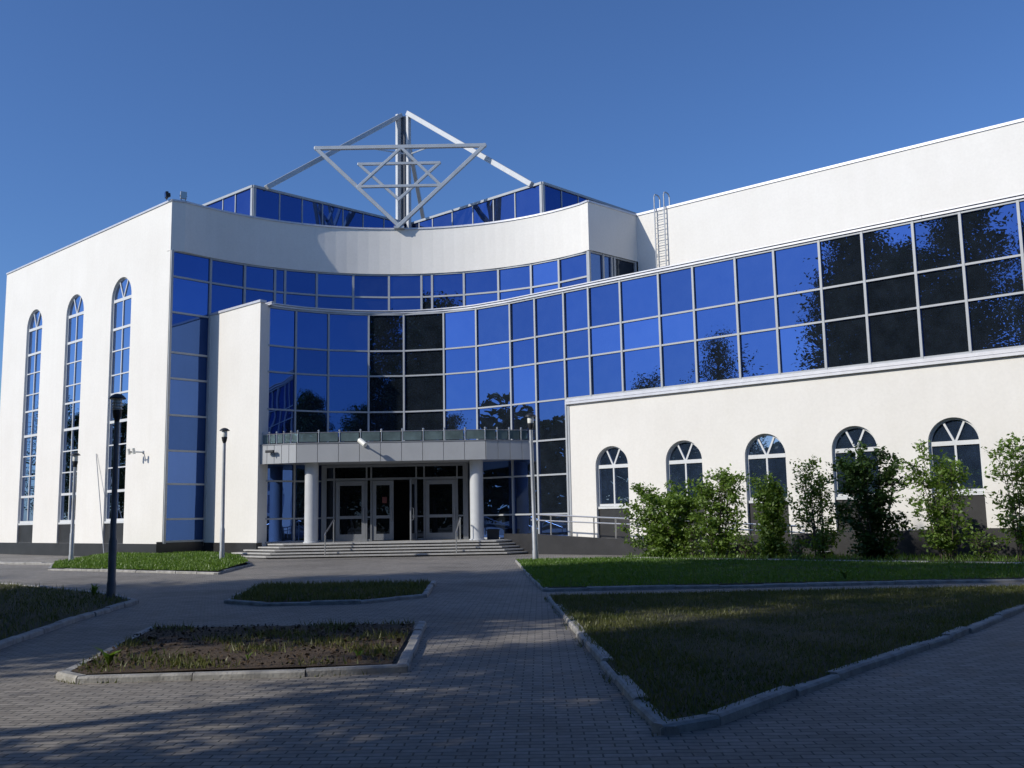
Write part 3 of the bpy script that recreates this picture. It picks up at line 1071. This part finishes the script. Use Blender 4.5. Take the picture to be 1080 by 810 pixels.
for u in (-1.1, -.1, 1.0, 2.2, 3.3, 4.4, 5.5, 6.6, 7.7, 8.8, 9.9, 11.0):
    mb = MB(); mb.tube([wp(u, 1.2, zw(u) - .01), wp(u, 1.2, ztop(u))], .032, 8)
    mb.build('post', 'stainless', rr)

# --- handrails on the steps
def stair_rail(x, label):
    t = thing('stair_handrail', (x, 44.2, 0), label, 'handrail', 'handrails on the entrance steps')
    mb = MB(); mb.tube([(x, 43.5, .1), (x, 43.5, 1.02)], .025, 8); mb.build('post', 'stainless', t)
    mb = MB(); mb.tube([(x + .08, 45.1, .6), (x + .08, 45.1, 1.62)], .025, 8); mb.build('post', 'stainless', t)
    mb = MB(); mb.tube([(x, 43.42, .98), (x, 43.5, 1.05), (x + .04, 44.3, 1.34), (x + .08, 45.1, 1.64), (x + .08, 45.28, 1.6)], .03, 8); mb.build('rail', 'stainless', t)
stair_rail(-8.27, 'steel handrail on the steps nearer the left column')
stair_rail(-2.55, 'steel handrail on the steps beside the right column')

# ---------------------------------------------------------------- sculpture on the roof
sc = thing('roof_sculpture', (-6.1, 52.25, ZR), 'white steel mast with six-pointed star in an inverted triangle on the roof', 'sculpture')
SY = 52.2
TL, TR, TB = Vector((-10.58, SY, 22.0)), Vector((-1.28, SY, 22.0)), Vector((-6.02, SY, 17.5))
def tri(name, a, b, c, th, y):
    mb = MB()
    off = Vector((0, y, 0))
    for p, q in ((a, b), (b, c), (c, a)):
        d = (q - p).normalized()
        mb.bar(p - d * th * .45 + off, q + d * th * .45 + off, th, th, side=(0, 1, 0))
        off = off + Vector((0, .004, 0))
    return mb.build(name, 'steel_white', sc, bevel=.015)
tri('outer_triangle', TL, TR, TB, .20, 0)
m1, m2, m3 = (TL + TR) / 2, (TL + TB) / 2, (TR + TB) / 2
tri('upward_triangle', m2 + Vector((.05, 0, 0)), m3 + Vector((-.05, 0, 0)), m1 + Vector((.06, 0, -.05)), .15, -.02)
tri('downward_triangle', Vector((-8.22, SY, 21.05)), Vector((-3.78, SY, 21.05)), Vector((-6.02, SY, 19.0)), .15, .012)
mb = MB()
mb.box((-6.02, SY + .12, 17.44), .55, .35, .12)
mb.box((-6.02, SY, 17.58), .3, .06, .28)
mb.build('base_bracket', 'galv', sc)
for q_ in (-1, 1):
    mb = MB(); mb.bar((-6.02 + q_ * 1.7, SY + .05, 22.0), (-6.02 + q_ * .2, 56.9, 23.4), .07, .07); mb.build('stay_bar', 'steel_white', sc)
mb = MB()
def post(mb, c, w1, w2, z0_, z1_):
    c = Vector(c)
    a, b = Vector((.755, -.656, 0)), Vector((.656, .755, 0))
    mb.par(c - a * w1 / 2 - b * w2 / 2 + Z * z0_, a * w1, b * w2, Z * (z1_ - z0_))
post(mb, (-6.62, 57.2, 0), .2, .3, 17.0, 26.0); mb.build('mast_post', 'white_paint', sc, bevel=.02)
mb = MB(); post(mb, (-6.32, 57.35, 0), .34, .2, 17.0, 25.9); mb.build('mast_shade_plate', 'post_grey', sc)  # dark plate put in for the shaded faces of the posts
mb = MB(); post(mb, (-5.98, 57.0, 0), .2, .24, 17.0, 26.0); mb.build('mast_post', 'white_paint', sc, bevel=.02)
def beam(p, q, w):
    mb = MB(); mb.bar(p, q, w, w); mb.build('ridge_beam', 'steel_white', sc, bevel=.02)
beam((-6.45, 57.3, 26.0), (-12.85, 50.45, 19.2), .26)
mb = MB(); mb.bar((-6.02, 57.0, 26.0), (1.25, 50.75, 19.2), .28, .28); mb.build('ridge_beam', 'white_paint', sc, bevel=.02)  # lighter paint than the other beams: its sunlit look put into the colour
beam((-6.3, 57.4, 25.9), (-5.4, 66.5, 19.2), .24)

# ---------------------------------------------------------------- roof ladder
ld = thing('roof_ladder', tuple(Q + dU * 1.6 + nU * .2 + Z * 12), 'pale metal ladder with hooped handrails up to the roof', 'ladder')
for s in (1.22, 1.80):
    mb = MB()
    p = lambda z, o: Q + dU * s + nU * o + Z * z
    mb.tube([p(12, .16), p(17.3, .16), p(18.1, .16), p(18.25, .08), p(18.28, -.1), p(18.25, -.3), p(18.1, -.42), p(17.4, -.42)], .035, 8)
    mb.build('stile', 'galv', ld)
for k in range(19):
    z = 12.2 + k * .28
    mb = MB(); mb.tube([Q + dU * 1.22 + nU * .16 + Z * z, Q + dU * 1.80 + nU * .16 + Z * z], .018, 6)
    mb.build('rung', 'galv', ld)

# ---------------------------------------------------------------- floodlights and cameras
def floodlight(name, base, aim, w, h, label, m, cat='floodlight'):
    """bracket on base, box head facing aim"""
    base, aim = Vector(base), Vector(aim).normalized()
    t = thing(name, tuple(base), label, cat)
    s = aim.cross(Z).normalized()
    upv = s.cross(aim)
    c = base + Z * (h * .75)
    mb = MB()
    mb.par(c - s * w / 2 - upv * h / 2 - aim * .06, s * w, upv * h, aim * .14)
    mb.par(c - s * w * .3 - upv * h * .3 - aim * .16, s * w * .6, upv * h * .6, aim * .1)
    mb.build('housing', m, t, bevel=.01)
    mb = MB()
    mb.par(c - s * w * .44 - upv * h * .43 + aim * .081, s * w * .88, upv * h * .86, aim * .01)
    mb.build('lens', 'window_glass', t)
    mb = MB()
    for q in (-1, 1):
        mb.bar(base + s * q * w * .3, c + s * q * (w / 2 + .02), .025, .03)
    mb.bar(base - s * w * .3, base + s * w * .3, .03, .04)
    mb.build('bracket', 'dark_metal', t)
    return t
floodlight('floodlight', (-16.85, 46.9, ZR + .09), (-.8, -.5, -.1), .28, .3, 'round dark floodlight at the tip of the left roof corner', 'dark_metal')
floodlight('floodlight', (-16.12, 47.15, ZR + .09), (.5, -.8, -.12), .3, .36, 'pale square floodlight right of the left roof corner', 'galv')

def camera_dev(base, out, label, scale=1.0, m='steel_white'):
    base, out = Vector(base), Vector(out).normalized()
    s = out.cross(Z).normalized()
    t = thing('wall_spotlight', tuple(base), label, 'spotlight')
    mb = MB()
    mb.tube([base, base + out * .5 * scale, base + out * .62 * scale - Z * .05], .035 * scale, 8)
    mb.lathe(base + Z * -.07, [(.07, 0), (.07, .14)], 8)
    mb.build('arm', m, t)
    return t, base + out * .6 * scale, s
t, c, s = camera_dev(C + dL * 2.05 + nL * .0 + Z * 5.1, nL, 'white twin-headed spotlight on the left wall beside the tall window', 1.0)
for q in (-1, 1):
    mb = MB()
    p = c + s * q * .24
    mb.tube([p - Z * .12 + nL * .0, p + Z * .16 + nL * .06], .075, 10)
    mb.build('lamp_head', 'frosted', t, smooth='auto')
    mb = MB(); mb.tube([c, p], .025, 6); mb.build('bracket', 'dark_metal', t)
t, c, s = camera_dev(Vector((-6.75, 44.86, 4.98)), Vector((0, -1, .1)), 'white spotlight sticking out of the canopy front', 1.1)
mb = MB(); mb.tube([c + Vector((-.16, .1, .14)), c + Vector((.14, -.1, -.1))], .12, 12); mb.build('lamp_head', 'frosted', t, smooth='auto')
mb = MB(); mb.box(tuple(c + Vector((0, .04, .0))), .14, .14, .2); mb.build('gear_box', 'galv', t)
dc = (can[1] - can[0]).normalized(); ncn = Vector((dc.y, -dc.x, 0))
cb = can[0] + dc * .75 + ncn * .03 + Z * 4.78
t = thing('security_camera', tuple(cb), 'small dark camera on the left angled canopy panel', 'camera')
mb = MB(); mb.tube([cb, cb + ncn * .16, cb + ncn * .2 - Z * .12], .022, 6); mb.build('arm', 'dark_metal', t)
mb = MB(); mb.par(cb + ncn * .12 - dc * .28 - Z * .03, dc * .42, ncn * .12, Z * .12); mb.build('housing', 'dark_metal', t, bevel=.01)

# leaning pole
mb = MB(); mb.tube([C + dL * 4.65 + nL * .55 + Z * .05, C + dL * 7.05 + nL * .05 + Z * 5.3], .024, 8)
tag(mb.build('leaning_pole', 'alu_grey'), 'long thin pole leaning against the white wall behind the nearest lamp post', 'pole')

# ---------------------------------------------------------------- lamp posts
def lamp_post(h, post_m, label, loc, tilt=(0, 0), scale=1.0):
    t = thing('lamp_post', (0, 0, 0), label, 'lamp post', 'park lamp posts on the forecourt')
    mb = MB(); mb.lathe((0, 0, 0), [(.12, -.1), (.12, .35), (.105, .42), (.105, 1.25), (.082, 1.32), (.074, h * .55), (.068, h - .62)], 16)
    mb.build('post', post_m, t, smooth='auto')
    mb = MB(); mb.lathe((0, 0, h - .63), [(.066, 0), (.07, .04), (.10, .10), (.125, .22), (.125, .26)], 18)
    mb.build('socket', 'dark_metal', t, smooth='auto')
    mb = MB(); mb.lathe((0, 0, h - .37), [(.11, 0), (.12, .03), (.12, .22), (.11, .25)], 18)
    mb.build('diffuser', 'frosted', t, smooth='auto')
    for k in range(3 if post_m == 'post_grey' else 0):
        mb = MB(); mb.lathe((0, 0, h - .34 + k * .065), [(.12, 0), (.155, -.01), (.155, .003), (.12, .013)], 20)
        mb.build('louvre', 'galv', t, smooth='auto')
    mb = MB(); mb.lathe((0, 0, h - .12), [(.12, 0), (.225, .0), (.22, .02), (.15, .08), (.08, .11), (.02, .12)], 22)
    mb.build('cap', 'dark_metal', t, smooth='auto')
    t.location = loc
    t.rotation_euler = (tilt[0], tilt[1], rng.uniform(0, 3))
    t.scale = (scale, scale, 1)
    return t
lamp_post(4.47, 'post_grey', 'dark lamp post in the left flower bed, nearest the camera', (-8.69, 21.57, 0), (0, .004), .8)
lamp_post(4.68, 'galv', 'farthest lamp post, standing before the tall middle arched window', (-18.63, 41.95, 0), (0, 0), .9)
lamp_post(5.3, 'galv', 'lamp post on the sunny grass before the white slab', (-11.63, 39.66, .1), (0, 0), .9)
lamp_post(5.45, 'galv', 'slightly leaning lamp post right of the entrance steps', (.75, 36.72, 0), (0, -.022), .95)

# ---------------------------------------------------------------- shrubs in front of the wing
def shrub(u, off, width, h, nst, nleaf, label, m='leaf', base_h=.15, size=.075, spread=.5, top_taper=.5):
    p0 = wp(u, off, .1)
    t = thing('shrub', tuple(p0), label, 'shrub', 'shrubs along the wing')
    mb = MB()
    tips = []
    for s in range(nst):
        a = rng.uniform(0, 6.283)
        r = width * .5 * rng.uniform(.15, 1) * spread
        top = p0 + Vector((math.cos(a) * r * 1.2, math.sin(a) * r * .8, h * rng.uniform(.72, .98)))
        foot = p0 + Vector((math.cos(a) * width * .12 * rng.random(), math.sin(a) * width * .1 * rng.random(), -.05))
        mid = foot.lerp(top, .5) + Vector((rng.gauss(0, .1), rng.gauss(0, .1), 0))
        mb.tube([foot, mid, top], .022, 5, .006)
        for k in range(11):
            f = base_h + (1 - base_h) * (k + rng.random()) / 11
            q = foot.lerp(mid, f * 2) if f < .5 else mid.lerp(top, f * 2 - 1)
            b = rng.uniform(0, 6.283)
            wid = width * .5 * (1 - top_taper * abs(f - .45) * 1.6)
            L = wid * rng.uniform(.35, .95)
            e = q + Vector((math.cos(b) * L, math.sin(b) * L * .85, rng.uniform(.0, .35)))
            mb.tube([q, q.lerp(e, .5) + Z * .04, e], .009, 4, .004)
            tips.append((q, e))
        tips.append((mid.lerp(top, .6), top + Z * .1))
    mb.build('stems', 'bark', t)
    n = nleaf
    idx = nr.randint(0, len(tips), n)
    A = np.array([tuple(x[0]) for x in tips])[idx]
    B = np.array([tuple(x[1]) for x in tips])[idx]
    f = np.sqrt(nr.rand(n))[:, None] * 1.05
    cen = A + (B - A) * f + nr.normal(size=(n, 3)) * np.array([.10, .10, .085])
    cen[:, 2] = np.maximum(cen[:, 2], .14)
    raw_mesh('foliage', leaf_quads(cen, np.full(n, size)), n, 4, m, t)
    return t
shrub(7.35, 3.9, 2.7, 2.5, 13, 10500, 'broad bright green shrub at the left end of the row, hiding the railing', 'leaf', .02, .066, .8, .3)
shrub(9.35, 3.8, 2.2, 3.0, 11, 5600, 'tall twiggy green shrub between the second and third arched windows', 'leaf', .04, .064, .65, .45)
shrub(11.55, 3.9, 1.25, 2.8, 9, 6200, 'narrow dense shrub in front of the third arched window', 'leaf', .02, .062, .55)
shrub(13.2, 3.8, 2.0, 3.1, 9, 2700, 'thin airy shrub between the third and fourth arched windows', 'leaf', .08, .062, .65)
shrub(15.0, 3.9, 2.2, 3.55, 12, 7600, 'tall dark dense shrub before the fourth arched window', 'leaf_dark', .02, .068, .65)
shrub(17.2, 3.7, 2.4, 3.5, 10, 3600, 'open leafy shrub before the fifth arched window', 'leaf', .10, .066, .65)
shrub(19.2, 3.8, 2.0, 3.5, 8, 2400, 'slender sparse shrub at the right edge, past the fifth arched window', 'leaf', .12, .064, .65)
shrub(21.6, 3.8, 2.2, 3.2, 8, 4200, 'leafy shrub just beyond the right end of the row', 'leaf_dark', .1, .07, .6)
for u, o_, w_, h_, n_, lb in ((8.55, 4.1, .5, .9, 300, 'low bright weed tuft between the two left shrubs'), (10.6, 4.0, .9, .7, 350, 'low weedy bush beside the narrow dense shrub'),
                              (12.4, 4.2, .5, .45, 160, 'small weed tuft at the foot of the airy shrub'), (18.2, 4.0, 1.0, .8, 350, 'low dark bush between the two right-hand shrubs')):
    shrub(u, o_, w_, h_, 5, n_, lb, 'leaf', .05, .05, .6)

# weeds in the beds
def weed(loc, n, h, label, m='leaf'):
    t = []
    V = []
    for k in range(n):
        a = rng.uniform(0, 6.283)
        l = h * rng.uniform(.6, 1.1)
        d = Vector((math.cos(a), math.sin(a), 0))
        s = Vector((-d.y, d.x, 0)) * .022 * (h / .2)
        b = Vector(loc)
        m1_ = b + d * l * .3 + Z * l * .65
        e = b + d * l * .75 + Z * l * .85
        V += [tuple(b - s * .4), tuple(m1_ - s), tuple(m1_ + s), tuple(b + s * .4), tuple(m1_ - s), tuple(e), tuple(e), tuple(m1_ + s)]
    o = raw_mesh('weed', np.array(V), n * 2, 4, m)
    return tag(o, label, 'weed', 'weeds in the flower beds')
weed((-4.45, 11.05, .08), 14, .24, 'light green weed at the left corner of the bare soil bed')
weed((-1.75, 11.2, .08), 7, .14, 'small yellowish weed near the right front of the bare soil bed')
weed((-3.0, 11.3, .08), 9, .1, 'tiny weed in the middle of the bare soil bed')
weed((-9.2, 21.9, .08), 12, .28, 'green weed by the foot of the nearest lamp post')
weed((7.3, 22.25, .12), 16, .28, 'green weed growing on the kerb between the two right lawns')

# ---------------------------------------------------------------- unseen trees around the forecourt, some added to block sky light
def tree(h, r, nleaf, zb, seed):
    global nr
    t = thing('shade_tree', (0, 0, 0), 'tall leafy tree unseen beside the forecourt, some mirrored in the glass, some added to block sky light', 'tree', 'shade trees beside the forecourt')
    rg = random.Random(seed)
    mb = MB()
    mb.tube([(0, 0, -.1), (.1, .05, h * .25), (.05, -.1, h * .6), (0, 0, h * .95)], .32, 10, .05)
    cl = []
    for k in range(46):
        f = rg.random()
        z = zb + (h - zb) * (k + f) / 46
        a = k * 2.4 + rg.uniform(-.5, .5)
        prof = math.sin(math.pi * min(1, .14 + .86 * ((z - zb) / (h - zb))) ** .85)
        L = r * (.25 + .75 * max(.1, prof)) * rg.uniform(.75, 1.08)
        e = Vector((math.cos(a) * L, math.sin(a) * L, z + L * .18))
        s = Vector((0, 0, z - L * .35))
        mb.tube([s, s.lerp(e, .5) + Z * .25, e], .09, 5, .02)
        for q in (.35, .6, .85, 1.0):
            cl.append(tuple(s.lerp(e, q) + Z * .15))
    mb.build('trunk', 'bark', t)
    cl = np.array(cl)
    nleaf = int(nleaf * 2.5)
    idx = nr.randint(0, len(cl), nleaf)
    cen = cl[idx] + nr.normal(size=(nleaf, 3)) * np.array([.62, .62, .45])
    raw_mesh('crown', leaf_quads(cen, np.full(nleaf, .125), .6), nleaf, 4, 'leaf_tree', t)
    return t
SH = Vector((SUN.x, SUN.y, 0)).normalized() * -1
QN = Vector((-SH.y, SH.x, 0))
def spot(p, q):
    return SH * p + QN * q
protos = [tree(21, 4.4, 13000, 3.2, 1), tree(19, 4.0, 11000, 3.4, 2), tree(22.5, 4.6, 14000, 4.0, 3), tree(22, 3.6, 12000, 11.0, 4), tree(20, 4.2, 3600, 4.0, 5)]
spots = [(-8.0, 24.0, 0, 1.0), (-7.0, 17.4, 2, .98), (-13.5, 20.5, 0, 1.0), (-16, 24.8, 1, 1.05), (-15, 16.4, 2, .85), (-6.5, 4.0, 2, .98), (-7, -3.0, 0, .80), (-13, 1.5, 1, 1.1), (-9, -11, 2, 1.0),
         (-16, -6, 0, 1.0), (-22, 22, 1, 1.0), (-21, 17.5, 0, .9), (-20, 4.4, 2, .85), (-4, -8, 0, .62), (-13.8, 7.6, 3, 1.0), (-10.5, 5.2, 0, .92), (-1.5, -14, 2, .58), (5, -20, 1, .6), (12, -17, 0, .58), (18, -22, 2, .56), (24, -15, 1, .62), (14, -30, 0, .7), (30, -24, 2, .6)]  # last small trees, unseen behind the camera, added to block sky light
left_spots = [(-45, 18, 4, .92), (-47, 25, 4, .75), (-33, 22, 1, .55), (-40, 21, 0, .55), (-38, 28, 2, .5), (-47, 61, 0, .48), (-55, 66, 4, .62), (-52, 57.5, 1, .52), (-64, 63, 0, .6)]
right_blocker_spots = [(13, 2, 0, .62), (17.5, 9, 2, .6), (23, 15, 0, .62), (21, 1, 1, .66), (28, 9, 2, .58), (10.5, -5, 1, .7), (30, 19, 1, .62)]  # unseen trees added on the right to cut sky light on the forecourt
used = set()
for k, (p, q, i, s) in enumerate(spots + left_spots + right_blocker_spots):
    o = protos[i] if i not in used else copy_tree(protos[i])
    used.add(i)
    v = spot(p, q) if k < len(spots) else Vector((p, q, 0))
    o.location = (v.x, v.y, 0)
    o.rotation_euler = (0, 0, k * 1.7)
    o.scale = (s, s, s)
    if i == 3:
        o.scale = (.66, .66, 1)
        o.rotation_mode = 'QUATERNION'
        o.rotation_quaternion = Quaternion(SH, -math.radians(9.5))

# distant belt of trees behind the camera, mirrored low in the panes
n = 80000
az = np.radians(np.linspace(150, 395, n)) + nr.normal(size=n) * .01
Rr = 85 + nr.rand(n) * 14
top = 12.5 + 3.5 * np.sin(az * 9) + 2.5 * np.sin(az * 23 + 1) + 1.5 * np.sin(az * 51)
cen = np.stack([Rr * np.cos(az), Rr * np.sin(az), nr.rand(n) ** .8 * np.maximum(top, 4) + .5], 1)
o = raw_mesh('distant_trees', leaf_quads(cen, np.full(n, .62), .8), n, 4, 'leaf_tree')
o['kind'] = 'stuff'
